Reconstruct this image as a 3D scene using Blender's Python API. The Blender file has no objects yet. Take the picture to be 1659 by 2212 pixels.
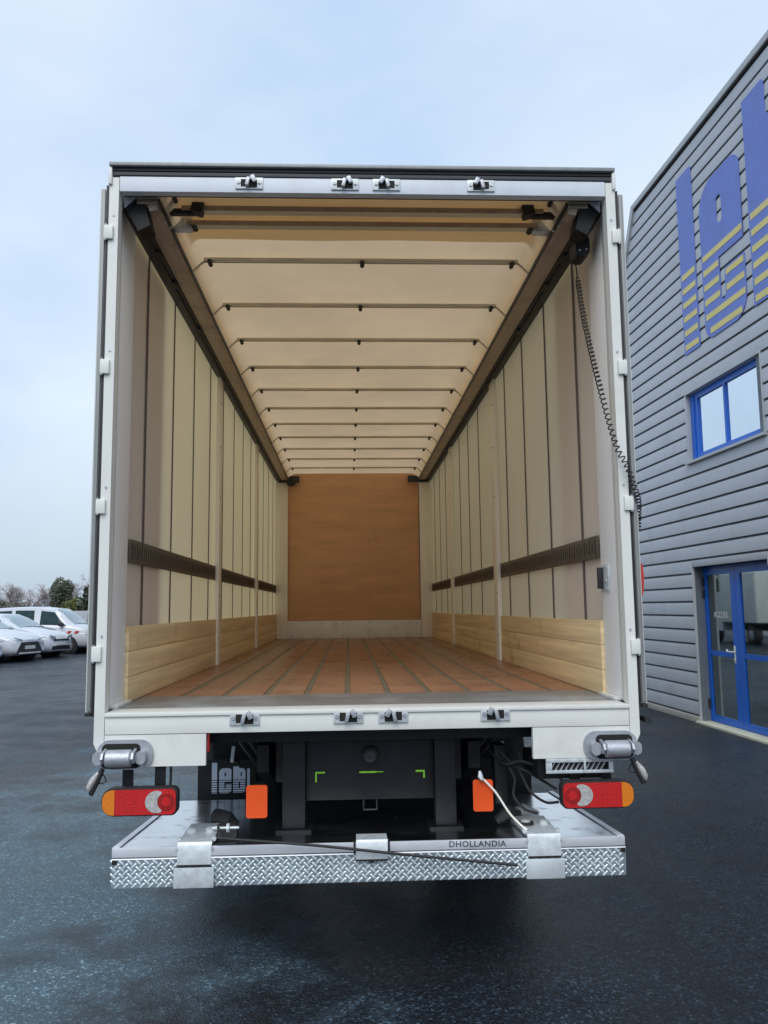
import bpy, bmesh, math, random
from mathutils import Vector, Matrix
random.seed(7)
R = math.radians
scene = bpy.context.scene
COL = scene.collection
# ------------------------------------------------------------------ camera
cam_d = bpy.data.cameras.new('camera')
cam = bpy.data.objects.new('camera', cam_d)
COL.objects.link(cam)
PITCH, YAW, ROLL = 0.116988, 0.044813, -0.0117866
fw = Vector((math.sin(YAW)*math.cos(PITCH), math.cos(YAW)*math.cos(PITCH), math.sin(PITCH)))
r0 = Vector((math.cos(YAW), -math.sin(YAW), 0))
u0 = r0.cross(fw)
rt = r0*math.cos(ROLL) + u0*math.sin(ROLL)
up = -r0*math.sin(ROLL) + u0*math.cos(ROLL)
M = Matrix((rt, up, -fw)).transposed().to_4x4()
M.translation = Vector((-0.0992, -3.8338, 1.6645))
cam.matrix_world = M
cam_d.sensor_fit = 'HORIZONTAL'
cam_d.sensor_width = 36.0
cam_d.lens = 1763.77/1659*36.0
cam_d.clip_start = 0.05
cam_d.clip_end = 2000
scene.camera = cam
# ------------------------------------------------------------------ sky
SUN_EL, SUN_ROT = R(48), R(192)
world = bpy.data.worlds.new('World')
scene.world = world
world.use_nodes = True
wt = world.node_tree
wt.nodes.clear()
def wn(t, **k):
    n = wt.nodes.new(t)
    for a, b in k.items(): setattr(n, a, b)
    return n
w_out = wn('ShaderNodeOutputWorld'); w_bg = wn('ShaderNodeBackground'); w_bg.inputs[1].default_value = 0.1
w_sky = wn('ShaderNodeTexSky', sky_type='NISHITA', sun_disc=False, sun_elevation=SUN_EL, sun_rotation=SUN_ROT, air_density=1.0, dust_density=2.0)
w_tc = wn('ShaderNodeTexCoord'); w_map = wn('ShaderNodeMapping'); w_map.inputs['Scale'].default_value = (1.0, 1.0, 2.2)
w_n1 = wn('ShaderNodeTexNoise'); w_n1.inputs['Scale'].default_value = 1.35; w_n1.inputs['Detail'].default_value = 5.0; w_n1.inputs['Roughness'].default_value = 0.5
w_ramp = wn('ShaderNodeValToRGB')
w_ramp.color_ramp.elements[0].position = 0.40; w_ramp.color_ramp.elements[0].color = (0.52, 0.675, 0.90, 1)
w_ramp.color_ramp.elements[1].position = 0.62; w_ramp.color_ramp.elements[1].color = (0.76, 0.86, 0.97, 1)
w_sep = wn('ShaderNodeSeparateXYZ')
w_hr = wn('ShaderNodeMapRange'); w_hr.inputs['From Min'].default_value = -0.02; w_hr.inputs['From Max'].default_value = 0.24
w_mixh = wn('ShaderNodeMix', data_type='RGBA'); w_mixh.inputs[6].default_value = (0.43, 0.54, 0.65, 1)
w_mul = wn('ShaderNodeVectorMath', operation='SCALE'); w_mul.inputs['Scale'].default_value = 7.85
w_mix = wn('ShaderNodeMix', data_type='RGBA'); w_mix.inputs[0].default_value = 0.86
L = wt.links.new
L(w_tc.outputs['Generated'], w_map.inputs[0]); L(w_map.outputs[0], w_n1.inputs['Vector']); L(w_n1.outputs[0], w_ramp.inputs[0])
L(w_tc.outputs['Generated'], w_sep.inputs[0]); L(w_sep.outputs[2], w_hr.inputs[0])
L(w_hr.outputs[0], w_mixh.inputs[0]); L(w_ramp.outputs[0], w_mixh.inputs[7])
L(w_mixh.outputs[2], w_mul.inputs[0]); L(w_sky.outputs[0], w_mix.inputs[6]); L(w_mul.outputs[0], w_mix.inputs[7])
L(w_mix.outputs[2], w_bg.inputs[0]); L(w_bg.outputs[0], w_out.inputs[0])
# ------------------------------------------------------------------ sun behind the cloud
sun_d = bpy.data.lights.new('sun', 'SUN')
sun_d.energy = 1.3; sun_d.angle = R(45); sun_d.color = (1.0, 0.98, 0.95)
sun = bpy.data.objects.new('sun', sun_d); COL.objects.link(sun)
sun.rotation_euler = (R(90)-SUN_EL, 0, math.pi - SUN_ROT)
sun.location = (-3, -8, 14)
vs = scene.view_settings
vs.view_transform = 'Standard'; vs.look = 'None'; vs.exposure = 0.55; vs.gamma = 1.0; vs.use_curve_mapping = False
scene.cycles.max_bounces = 10; scene.cycles.diffuse_bounces = 6; scene.cycles.transmission_bounces = 6

# ------------------------------------------------------------------ helpers
class MB:
    def __init__(s): s.bm = bmesh.new()
    def box(s, x0, x1, y0, y1, z0, z1, rot=None, bev=0, piv=None):
        m = Matrix.Diagonal((abs(x1-x0), abs(y1-y0), abs(z1-z0), 1))
        c = Vector(((x0+x1)/2, (y0+y1)/2, (z0+z1)/2))
        g = bmesh.ops.create_cube(s.bm, size=1.0, matrix=m)
        vs_ = g['verts']
        if bev:
            es = list({e for v in vs_ for e in v.link_edges})
            o = bmesh.ops.bevel(s.bm, geom=es, offset=bev, segments=2, profile=0.6, affect='EDGES', clamp_overlap=True)
            vs_ = list({v for f in o['faces'] for v in f.verts} | {v for v in vs_ if v.is_valid})
        mt = Matrix.Translation(c)
        if rot:
            mt = mt @ rot.to_4x4()
        bmesh.ops.transform(s.bm, matrix=mt, verts=vs_)
        return s
    def prism(s, poly, axis, a, b):
        def p3(q, t):
            return {'x': (t, q[0], q[1]), 'y': (q[0], t, q[1]), 'z': (q[0], q[1], t)}[axis]
        A = [s.bm.verts.new(p3(q, a)) for q in poly]; B = [s.bm.verts.new(p3(q, b)) for q in poly]
        n = len(poly)
        s.bm.faces.new(A); s.bm.faces.new(B[::-1])
        for i in range(n): s.bm.faces.new((A[i], B[i], B[(i+1) % n], A[(i+1) % n]))
        return s
    def tube(s, pts, r, seg=8, cap=True):
        pts = [Vector(p) for p in pts]; rings = []
        rr = r if isinstance(r, (list, tuple)) else [r]*len(pts)
        ref = None
        for i, p in enumerate(pts):
            t = (pts[min(i+1, len(pts)-1)] - pts[max(i-1, 0)]).normalized()
            if ref is None:
                ref = Vector((0, 0, 1)) if abs(t.z) < .9 else Vector((1, 0, 0))
            a = t.cross(ref)
            if a.length < 1e-6: a = t.orthogonal()
            a.normalize(); b = a.cross(t).normalized(); ref = b
            rings.append([s.bm.verts.new(p + a*rr[i]*math.cos(k*2*math.pi/seg) + b*rr[i]*math.sin(k*2*math.pi/seg)) for k in range(seg)])
        for A, B in zip(rings, rings[1:]):
            for k in range(seg): s.bm.faces.new((A[k], A[(k+1) % seg], B[(k+1) % seg], B[k]))
        if cap:
            s.bm.faces.new(rings[0][::-1]); s.bm.faces.new(rings[-1])
        return s
    def cyl(s, p0, p1, r, seg=16, r2=None): return s.tube([p0, p1], [r, r2 if r2 is not None else r], seg)
    def quad(s, a, b, c, d):
        s.bm.faces.new([s.bm.verts.new(q) for q in (a, b, c, d)]); return s
    def grid(s, f, nu, nv):
        vv = [[s.bm.verts.new(f(i/nu, j/nv)) for j in range(nv+1)] for i in range(nu+1)]
        for i in range(nu):
            for j in range(nv): s.bm.faces.new((vv[i][j], vv[i+1][j], vv[i+1][j+1], vv[i][j+1]))
        return s
    def mesh(s, name, mat, bev=0, smooth=35):
        if bev:
            es = [e for e in s.bm.edges if len(e.link_faces) == 2 and e.calc_face_angle(0) > R(35)]
            bmesh.ops.bevel(s.bm, geom=es, offset=bev, segments=2, profile=0.6, affect='EDGES', clamp_overlap=True)
        bmesh.ops.recalc_face_normals(s.bm, faces=s.bm.faces)
        me = bpy.data.meshes.new(name)
        s.bm.to_mesh(me); s.bm.free()
        if smooth:
            me.polygons.foreach_set('use_smooth', [True]*len(me.polygons))
            me.set_sharp_from_angle(angle=R(smooth))
        me.materials.append(mat)
        return me
    def build(s, name, mat, parent=None, bev=0, smooth=35, loc=(0, 0, 0), kind=None, label=None):
        return link(name, s.mesh(name, mat, bev, smooth), parent, loc, kind, label)
def link(name, me, parent=None, loc=(0, 0, 0), kind=None, label=None, rot=None):
    o = bpy.data.objects.new(name, me); COL.objects.link(o)
    o.parent = parent; o.location = loc
    if rot is not None: o.rotation_euler = rot
    if kind: o['kind'] = kind
    if label: o['label'] = label
    return o
def thing(name, label, cat, loc=(0, 0, 0), rz=0, group=None):
    o = bpy.data.objects.new(name, None); COL.objects.link(o)
    o.location = loc; o.rotation_euler = (0, 0, rz); o.empty_display_size = .2
    tag(o, label, cat, group); return o
def tag(o, label, cat, group=None):
    o['label'] = label; o['category'] = cat
    if group: o['group'] = group
    return o
def copy_part(o, loc, parent=None, mirror=False):
    c = o.copy(); COL.objects.link(c); c.parent = parent or o.parent; c.location = loc
    if mirror: c.scale = (-1, 1, 1)
    for ch in [k for k in o.children]:
        d = ch.copy(); COL.objects.link(d); d.parent = c
    return c
def rrect(x0, x1, z0, z1, r, n=5):
    out = []
    rs = r if isinstance(r, (list, tuple)) else [r]*4      # bl, br, tr, tl
    for (cx, cz, a0), rr in zip(((x0, z0, 180), (x1, z0, 270), (x1, z1, 0), (x0, z1, 90)), rs):
        ccx = cx + rr*(1 if cx == x0 else -1); ccz = cz + rr*(1 if cz == z0 else -1)
        for k in range(n+1):
            a = R(a0 + 90*k/n); out.append((ccx + rr*math.cos(a), ccz + rr*math.sin(a)))
    return out
def shape_mesh(name, loops, depth, mat):
    """flat outline(s) with holes, extruded, lying in XY"""
    cu = bpy.data.curves.new(name, 'CURVE'); cu.dimensions = '2D'; cu.fill_mode = 'BOTH'; cu.extrude = depth/2
    for lp in loops:
        sp = cu.splines.new('POLY'); sp.points.add(len(lp)-1); sp.use_cyclic_u = True
        for i, q in enumerate(lp): sp.points[i].co = (q[0], q[1], 0, 1)
    o = bpy.data.objects.new(name, cu); COL.objects.link(o)
    bpy.context.view_layer.update()
    me = bpy.data.meshes.new_from_object(o.evaluated_get(bpy.context.evaluated_depsgraph_get()))
    bpy.data.objects.remove(o); bpy.data.curves.remove(cu)
    me.materials.clear(); me.materials.append(mat); me.name = name
    return me
def text_mesh(name, body, size, depth, mat, sx=1.0, space=1.0, bold=0.0):
    cu = bpy.data.curves.new(name, 'FONT'); cu.body = body; cu.size = size; cu.extrude = depth/2; cu.space_character = space; cu.offset = bold; cu.resolution_u = 3
    o = bpy.data.objects.new(name, cu); COL.objects.link(o); bpy.context.view_layer.update()
    me = bpy.data.meshes.new_from_object(o.evaluated_get(bpy.context.evaluated_depsgraph_get()))
    bpy.data.objects.remove(o); bpy.data.curves.remove(cu)
    me.transform(Matrix.Diagonal((sx, 1, 1, 1)))
    me.materials.clear(); me.materials.append(mat); me.name = name
    return me

def catmull(P, n):
    out = []
    Q = [P[0]*2-P[1]] + P + [P[-1]*2-P[-2]]
    for i in range(1, len(Q)-2):
        for k in range(n):
            t = k/n
            out.append(.5*((2*Q[i]) + (Q[i+1]-Q[i-1])*t + (2*Q[i-1]-5*Q[i]+4*Q[i+1]-Q[i+2])*t*t + (3*Q[i]-Q[i-1]-3*Q[i+1]+Q[i+2])*t**3))
    return out+[P[-1]]
def smooth_path(pts, n=6): return catmull([Vector(p) for p in pts], n)

# ------------------------------------------------------------------ materials
def mat(name, col, rough=0.5, metal=0.0, var=0.08, scale=(6, 6, 6), detail=5, bump=0.0, bscale=60, rvar=0.08, dirt_sheen=None, dscale=2.0, damt=0.5, dlo=.5, dhi=.7, spec=0.5, coat=0.0, trans=None):
    m = bpy.data.materials.new(name); m.use_nodes = True
    nt = m.node_tree; b = nt.nodes['Principled BSDF']; N = nt.nodes.new; K = nt.links.new
    tc = N('ShaderNodeTexCoord'); oi = N('ShaderNodeObjectInfo')
    sc = N('ShaderNodeVectorMath'); sc.operation = 'SCALE'; sc.inputs[0].default_value = (13.1, 7.7, 5.3)
    K(oi.outputs['Random'], sc.inputs['Scale'])
    ad = N('ShaderNodeVectorMath'); K(tc.outputs['Object'], ad.inputs[0]); K(sc.outputs[0], ad.inputs[1])
    mp = N('ShaderNodeMapping'); mp.inputs['Scale'].default_value = scale; K(ad.outputs[0], mp.inputs[0])
    n1 = N('ShaderNodeTexNoise'); n1.inputs['Scale'].default_value = 1.0; n1.inputs['Detail'].default_value = detail; n1.inputs['Roughness'].default_value = 0.6
    K(mp.outputs[0], n1.inputs['Vector'])
    rp = N('ShaderNodeValToRGB')
    rp.color_ramp.elements[0].position = 0.28; rp.color_ramp.elements[1].position = 0.72
    rp.color_ramp.elements[0].color = tuple(c*(1-var) for c in col)+(1,); rp.color_ramp.elements[1].color = tuple(min(1, c*(1+var)) for c in col)+(1,)
    K(n1.outputs[0], rp.inputs[0]); cout = rp.outputs[0]
    if dirt_sheen:
        n2 = N('ShaderNodeTexNoise'); n2.inputs['Scale'].default_value = dscale; n2.inputs['Detail'].default_value = 7; n2.inputs['Roughness'].default_value = .65
        K(ad.outputs[0], n2.inputs['Vector'])
        mr = N('ShaderNodeMapRange'); mr.inputs['From Min'].default_value = dlo; mr.inputs['From Max'].default_value = dhi; mr.inputs['To Max'].default_value = damt
        K(n2.outputs[0], mr.inputs[0])
        mx = N('ShaderNodeMix'); mx.data_type = 'RGBA'; mx.inputs[7].default_value = tuple(dirt_sheen)+(1,)
        K(mr.outputs[0], mx.inputs[0]); K(cout, mx.inputs[6]); cout = mx.outputs[2]
    K(cout, b.inputs['Base Color'])
    rr = N('ShaderNodeMapRange'); rr.inputs['To Min'].default_value = max(0.02, rough-rvar); rr.inputs['To Max'].default_value = min(1, rough+rvar)
    K(n1.outputs[0], rr.inputs[0]); K(rr.outputs[0], b.inputs['Roughness'])
    b.inputs['Metallic'].default_value = metal; b.inputs['Specular IOR Level'].default_value = spec; b.inputs['Coat Weight'].default_value = coat
    if bump:
        n3 = N('ShaderNodeTexNoise'); n3.inputs['Scale'].default_value = bscale; n3.inputs['Detail'].default_value = 3
        K(ad.outputs[0], n3.inputs['Vector'])
        bp = N('ShaderNodeBump'); bp.inputs['Strength'].default_value = bump; bp.inputs['Distance'].default_value = 0.01
        K(n3.outputs[0], bp.inputs['Height']); K(bp.outputs[0], b.inputs['Normal'])
    if trans:                                        # woven sheet that lets daylight through
        tr = N('ShaderNodeBsdfTranslucent'); ms = N('ShaderNodeMixShader'); ms.inputs[0].default_value = trans[1]
        mxc = N('ShaderNodeMix'); mxc.data_type = 'RGBA'; mxc.blend_type = 'MULTIPLY'; mxc.inputs[0].default_value = 1.0
        mxc.inputs[6].default_value = tuple(trans[0])+(1,)
        rp2 = N('ShaderNodeValToRGB'); rp2.color_ramp.elements[0].position = .25; rp2.color_ramp.elements[1].position = .75
        rp2.color_ramp.elements[0].color = (1-var,)*3+(1,); rp2.color_ramp.elements[1].color = (1, 1, 1, 1)
        K(n1.outputs[0], rp2.inputs[0]); K(rp2.outputs[0], mxc.inputs[7]); K(mxc.outputs[2], tr.inputs[0])
        K(b.outputs[0], ms.inputs[1]); K(tr.outputs[0], ms.inputs[2])
        K(ms.outputs[0], nt.nodes['Material Output'].inputs[0])
    return m
WHITE = mat('white_frame_paint', (.76, .77, .735), .38, var=.03, scale=(3, 3, 3), dirt_sheen=(.52, .51, .46), dscale=4.5, damt=.4, dlo=.55, dhi=.78)
HEADP = mat('header_paint', (.68, .73, .79), .42, var=.04, scale=(4, 4, 4), dirt_sheen=(.45, .47, .48), dscale=5, damt=.35)
GRP = mat('corner_panel_paint', (.90, .895, .885), .45, var=.02, scale=(4, 4, 4))
GALV = mat('galvanised_steel', (.60, .65, .67), .42, .25, var=.2, scale=(28, 28, 28), rvar=.12)
ZINC = mat('cast_zinc', (.44, .46, .50), .45, .55, var=.14, scale=(22, 22, 22), bump=.15, bscale=90)
DARKM = mat('dark_steel', (.045, .045, .048), .5, .2, var=.25, scale=(12, 12, 12))
BLACK = mat('black_chassis_paint', (.009, .0105, .013), .5, var=.3, scale=(5, 5, 5), dirt_sheen=(.025, .025, .025), dscale=6, damt=.4, spec=.3)
RUBBER = mat('black_rubber', (.02, .02, .022), .6, var=.2, scale=(15, 15, 15))
SEAL = mat('grey_seal', (.06, .065, .075), .55, var=.2, scale=(5, 60, 60))
DOORG = mat('door_edge_grey', (.27, .285, .285), .45, .2, var=.15, scale=(30, 30, 2))
DOORX = mat('door_skin', (.62, .63, .60), .4, var=.03)
RAIL = mat('taupe_rail', (.44, .355, .28), .45, .15, var=.15, scale=(25, 2, 25), dirt_sheen=(.18, .14, .11), dscale=5, damt=.5)
CURT = mat('curtain_tarpaulin', (.93, .91, .87), .55, var=.03, scale=(1.5, 1.5, .6), trans=((1.0, .76, .38), .42), bump=.12, bscale=6)
ROOFT = mat('roof_tarpaulin', (.80, .68, .53), .55, var=.16, scale=(1.5, 1.2, 1.5), trans=((.82, .61, .38), .38), bump=.16, bscale=5)
FOLDT = mat('folded_tarpaulin', (.74, .63, .44), .6, var=.08, scale=(2, 9, 2), trans=((.92, .74, .46), .46))
STRAP = mat('curtain_strap', (.10, .08, .085), .7, var=.2, scale=(30, 30, 30))
TRACK = mat('lashing_track', (.115, .095, .075), .55, .35, var=.2, scale=(4, 4, 20))
HOLE = mat('dark_slot', (.012, .011, .010), .8, var=.2)
BOW = mat('roof_bow', (.84, .80, .62), .45, .0, var=.1, scale=(3, 20, 20))
PINE = mat('pine_board', (.78, .60, .34), .5, var=.22, scale=(34, .8, 30), detail=8, dirt_sheen=(.44, .25, .09), dscale=4.5, damt=.65, dlo=.60, dhi=.70)
PLY = mat('red_plywood', (.70, .40, .215), .5, var=.14, scale=(1.2, 2, 7), detail=9, dirt_sheen=(.50, .26, .13), dscale=11, damt=.5, dlo=.58, dhi=.70)
FLOORP = mat('floor_plywood', (.26, .115, .062), .30, var=.24, scale=(4.0, 3.0, 3), detail=9, dirt_sheen=(.38, .24, .15), dscale=5, damt=.45, dlo=.48, dhi=.72, rvar=.16)
FRAIL = mat('floor_rail_steel', (.20, .19, .145), .5, .5, var=.2, scale=(60, 3, 3))
ALU = mat('worn_aluminium', (.24, .25, .265), .36, .4, var=.35, scale=(1.3, 55, 10), rvar=.16, dirt_sheen=(.46, .50, .57), dscale=2.2, damt=.8, dlo=.48, dhi=.66)  # pale bluish blotches paint reflected sky onto the worn metal
KICK = mat('kick_plate', (.88, .87, .85), .45, .0, var=.06, scale=(6, 6, 6), dirt_sheen=(.5, .40, .30), dscale=5, damt=.45, dlo=.58, dhi=.75)
POSTW = mat('sliding_post', (.92, .88, .78), .42, .0, var=.05, scale=(12, 12, 1.5))
RED = mat('red_lens', (.56, .012, .012), .16, var=.18, scale=(140, 4, 4), coat=.7, bump=.25, bscale=140)
REDD = mat('deep_red_lens', (.34, .006, .006), .18, var=.3, scale=(90, 90, 90), coat=.7, bump=.25, bscale=160)
AMBER = mat('amber_lens', (.74, .21, .008), .18, var=.2, scale=(160, 4, 160), coat=.7, bump=.25, bscale=140)
CLEARL = mat('pale_lens', (.46, .45, .44), .2, var=.3, scale=(60, 60, 60), coat=.6, bump=.25, bscale=120)
ORANGE = mat('orange_plate', (.78, .085, .008), .5, var=.06, scale=(10, 10, 10))
GREEN = mat('green_paint_mark', (.24, .62, .03), .6, var=.2, scale=(60, 60, 60))
FLAPL = mat('flap_lettering', (.66, .74, .88), .6, var=.06)
REDP = mat('red_plastic', (.55, .04, .03), .4, var=.1)
DECK = mat('lift_deck', (.84, .85, .87), .22, 1.0, var=.12, scale=(4, 9, 4), rvar=.12, dirt_sheen=(.20, .19, .18), dscale=5.2, damt=.8, dlo=.56, dhi=.66)
DECKA = mat('lift_edge_aluminium', (.72, .74, .78), .35, .35, var=.08, scale=(6, 20, 20), rvar=.12, dirt_sheen=(.42, .40, .38), dscale=7, damt=.55, dlo=.56, dhi=.7)
CHEQ = mat('chequer_plate', (.80, .87, .92), .3, .45, var=.12, scale=(8, 8, 8), rvar=.1)
CHEQB = mat('chequer_plate_ground', (.36, .44, .48), .4, .55, var=.25, scale=(8, 8, 8), rvar=.1)
INK = mat('dark_print', (.04, .06, .08), .6, var=.1)
CLAD = mat('grey_cladding', (.44, .47, .505), .45, .1, var=.07, scale=(.8, .5, 3), dirt_sheen=(.34, .36, .385), dscale=1.6, damt=.5)
CLADB = mat('cladding_backing', (.13, .155, .18), .6, var=.1)
TRIM = mat('grey_trim', (.44, .465, .48), .45, .15, var=.06, scale=(2, 2, 2))
BLUE = mat('blue_frame_paint', (.012, .125, .58), .35, var=.08, scale=(5, 5, 5))
SBLUE = mat('blue_letter', (.14, .21, .60), .5, var=.1, scale=(5, 5, 5))
SYEL = mat('yellow_stripe', (.72, .62, .22), .5, var=.07, scale=(4, 4, 4))
SKYGL = mat('sky_mirror_glass', (.78, .82, .84), .04, 1.0, var=.02, rvar=.01)
DOORGL = mat('dark_door_glass', (.36, .40, .40), .025, 1.0, var=.1, rvar=.008)
PLINTH = mat('concrete_plinth', (.38, .37, .33), .8, var=.15, scale=(5, 5, 5), dirt_sheen=(.15, .15, .14), dscale=5)
CREAMT = mat('cream_threshold', (.62, .62, .48), .6, var=.12, scale=(5, 5, 5))
WPLAS = mat('white_handle', (.7, .72, .70), .35, var=.04)
CARW = mat('white_car_paint', (.60, .63, .68), .2, var=.02, coat=.7)
CARG = mat('car_glass', (.028, .055, .06), .05, var=.3, spec=.18, rvar=.02)
CARWS = mat('car_windscreen', (.26, .34, .38), .08, var=.15, scale=(2, 2, 2), spec=.9, rvar=.02)
CARB = mat('car_black_trim', (.015, .016, .02), .5, var=.2)
TYRE = mat('tyre', (.02, .02, .021), .8, var=.2)
RIM = mat('wheel_rim', (.35, .36, .38), .35, .7, var=.1)
HEADL = mat('headlamp', (.42, .47, .52), .15, .2, var=.2, scale=(15, 15, 15))
FWALL = mat('pale_boundary_wall', (.40, .42, .45), .8, var=.1)
BARK = mat('bark', (.12, .10, .085), .85, var=.25)
TWIG = mat('bare_twigs', (.42, .375, .375), .85, var=.25)
LEAFD = mat('evergreen_leaf', (.085, .10, .065), .7, var=.45, scale=(1.5, 1.5, 1.5))
LEAFY = mat('hedge_leaf', (.13, .14, .035), .7, var=.4, scale=(2, 2, 2))
LEAFO = mat('scrub_leaf', (.13, .125, .085), .75, var=.35, scale=(2, 2, 2))
BARM = mat('carriage_bar_paint', (.80, .70, .46), .45, var=.1, scale=(3, 20, 20))
BEDGE = mat('bow_edge', (.55, .50, .40), .5, var=.2)
HEM = mat('roof_hem_tape', (.74, .62, .46), .6, var=.08, scale=(8, 2, 8))
BOXW = mat('box_body_white', (.62, .64, .60), .45, var=.04)
def asphalt():
    m = bpy.data.materials.new('damp_asphalt'); m.use_nodes = True
    nt = m.node_tree; b = nt.nodes['Principled BSDF']; N = nt.nodes.new; K = nt.links.new
    tc = N('ShaderNodeTexCoord')
    def noise(s, d, r=.6):
        n = N('ShaderNodeTexNoise'); n.inputs['Scale'].default_value = s; n.inputs['Detail'].default_value = d; n.inputs['Roughness'].default_value = r
        K(tc.outputs['Object'], n.inputs['Vector']); return n
    fine = noise(200, 2, .7); mid = noise(1.6, 8, .66); big = noise(.35, 4)
    vo = N('ShaderNodeTexVoronoi'); vo.inputs['Scale'].default_value = 88; vo.inputs['Randomness'].default_value = 1.0; K(tc.outputs['Object'], vo.inputs['Vector'])
    sx = N('ShaderNodeSeparateColor'); K(vo.outputs['Color'], sx.inputs[0])
    rp = N('ShaderNodeValToRGB'); e = rp.color_ramp.elements
    e[0].position = .0; e[0].color = (.001, .0016, .003, 1); e[1].position = 1.0; e[1].color = (.050, .075, .105, 1)
    q = e.new(.50); q.color = (.0025, .0060, .0115, 1)
    q = e.new(.86); q.color = (.011, .021, .035, 1)
    K(sx.outputs[0], rp.inputs[0])
    mr = N('ShaderNodeMapRange'); mr.inputs['From Min'].default_value = .38; mr.inputs['From Max'].default_value = .64; mr.inputs['To Min'].default_value = .42; mr.inputs['To Max'].default_value = 1.75
    K(mid.outputs[0], mr.inputs[0])
    mu = N('ShaderNodeVectorMath'); mu.operation = 'SCALE'; K(rp.outputs[0], mu.inputs[0]); K(mr.outputs[0], mu.inputs['Scale'])
    # pale sky sheen painted into the colour left of the tail lift, ragged rim
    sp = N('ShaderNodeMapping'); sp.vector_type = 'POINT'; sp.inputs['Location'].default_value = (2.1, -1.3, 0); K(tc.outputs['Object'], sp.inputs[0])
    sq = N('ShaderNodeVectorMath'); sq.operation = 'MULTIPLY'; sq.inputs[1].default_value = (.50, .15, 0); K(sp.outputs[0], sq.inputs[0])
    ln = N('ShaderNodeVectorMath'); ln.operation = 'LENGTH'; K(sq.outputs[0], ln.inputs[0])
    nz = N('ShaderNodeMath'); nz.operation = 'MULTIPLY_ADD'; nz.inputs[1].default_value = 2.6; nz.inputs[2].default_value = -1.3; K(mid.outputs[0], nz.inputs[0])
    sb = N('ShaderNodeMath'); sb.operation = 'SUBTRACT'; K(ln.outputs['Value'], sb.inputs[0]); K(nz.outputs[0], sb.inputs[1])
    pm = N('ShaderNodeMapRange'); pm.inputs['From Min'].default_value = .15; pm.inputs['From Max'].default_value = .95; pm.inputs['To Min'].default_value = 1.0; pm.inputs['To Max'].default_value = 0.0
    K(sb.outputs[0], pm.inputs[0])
    sheen = N('ShaderNodeVectorMath'); sheen.operation = 'MULTIPLY_ADD'; sheen.inputs[1].default_value = (3.2, 3.2, 2.6); sheen.inputs[2].default_value = (.062, .098, .118); K(mu.outputs[0], sheen.inputs[0])
    mxp = N('ShaderNodeMix'); mxp.data_type = 'RGBA'; K(pm.outputs[0], mxp.inputs[0]); K(mu.outputs[0], mxp.inputs[6]); K(sheen.outputs[0], mxp.inputs[7])
    K(mxp.outputs[2], b.inputs['Base Color'])
    a2 = N('ShaderNodeMath'); a2.operation = 'ADD'; K(mid.outputs[0], a2.inputs[0]); K(big.outputs[0], a2.inputs[1])
    rr = N('ShaderNodeMapRange'); rr.inputs['From Min'].default_value = .8; rr.inputs['From Max'].default_value = 1.2; rr.inputs['To Min'].default_value = .20; rr.inputs['To Max'].default_value = .48
    K(a2.outputs[0], rr.inputs[0]); K(rr.outputs[0], b.inputs['Roughness'])
    bp = N('ShaderNodeBump'); bp.inputs['Strength'].default_value = .8; bp.inputs['Distance'].default_value = .012
    b.inputs['Specular IOR Level'].default_value = .32
    sm = N('ShaderNodeMath'); sm.operation = 'ADD'; K(fine.outputs[0], sm.inputs[0]); K(vo.outputs['Distance'], sm.inputs[1])
    K(sm.outputs[0], bp.inputs['Height']); K(bp.outputs[0], b.inputs['Normal'])
    return m
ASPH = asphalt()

# ------------------------------------------------------------------ ground
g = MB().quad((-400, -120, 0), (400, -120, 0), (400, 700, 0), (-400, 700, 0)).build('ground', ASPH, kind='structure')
g['label'] = 'damp dark asphalt yard with a painted pale sky sheen'

# ================================================================== TRUCK
T = thing('box_truck', 'empty curtain-sided box truck with both rear doors folded open and timber floor', 'truck', (0, 0, 0))
FZ = 1.20; LEN = 9.1
# ---- floor
slab = MB().box(-1.235, 1.235, .16, LEN+.06, FZ-.05, FZ-.004).build('floor', FRAIL, T)
J0, JP = -0.106, 0.2235
js = [J0+JP*k for k in range(-5, 7)]
edges_ = [-1.222] + [j for j in js if -1.2 < j < 1.2] + [1.222]
for a, b in zip(edges_, edges_[1:]):
    x0 = a+.016 if a > -1.2 else a; x1 = b-.016 if b < 1.2 else b
    if x1-x0 < .05: continue
    MB().box(x0, x1, .705, LEN, FZ-.003, FZ+.003, bev=.001).build('floor_plank', FLOORP, slab)
for j in [q for q in js if -1.2 < q < 1.2]:                     # lashing rails between the planks
    MB().box(j-.014, j+.014, .705, LEN, FZ-.0035, FZ+.0005).build('floor_rail', FRAIL, slab)
MB().box(-1.222, 1.222, .158, .702, FZ-.003, FZ+.004, bev=.001).build('threshold_plate', ALU, T)
# ---- rear frame
MB().box(-1.204, 1.204, -.010, .157, FZ-.012, FZ+.006, bev=.004).build('sill_lip', WHITE, T)
MB().box(-1.204, 1.204, 0, .05, 1.109, FZ-.0125, bev=.003).build('rear_sill', WHITE, T)
for s in (-1, 1):
    MB().prism([(s*.749, .966), (s*1.204, .966), (s*1.204, 1.1065), (s*.749, 1.1065)], 'y', .002, .032).build('corner_panel', WHITE, T, bev=.003)
    MB().prism([(s*1.206, 1.045), (s*1.235, 1.035), (s*1.252, 1.07), (s*1.252, 3.775), (s*1.206, 3.775)], 'y', 0, .055).build('rear_post', WHITE, T, bev=.005)
    MB().prism([(s*1.206, .057), (s*1.252, .057), (s*1.252, .17), (s*1.232, .17)], 'z', FZ+.008, 3.70).build('door_jamb', WHITE, T, bev=.003)
    MB().box(s*1.231, s*1.246, .172, .415, FZ+.008, 3.70, bev=.002).build('side_panel', GRP, T)
    MB().box(s*1.195, s*1.23, .17, .43, FZ+.0045, FZ+.02, bev=.002).build('floor_angle', WHITE, T)
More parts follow.
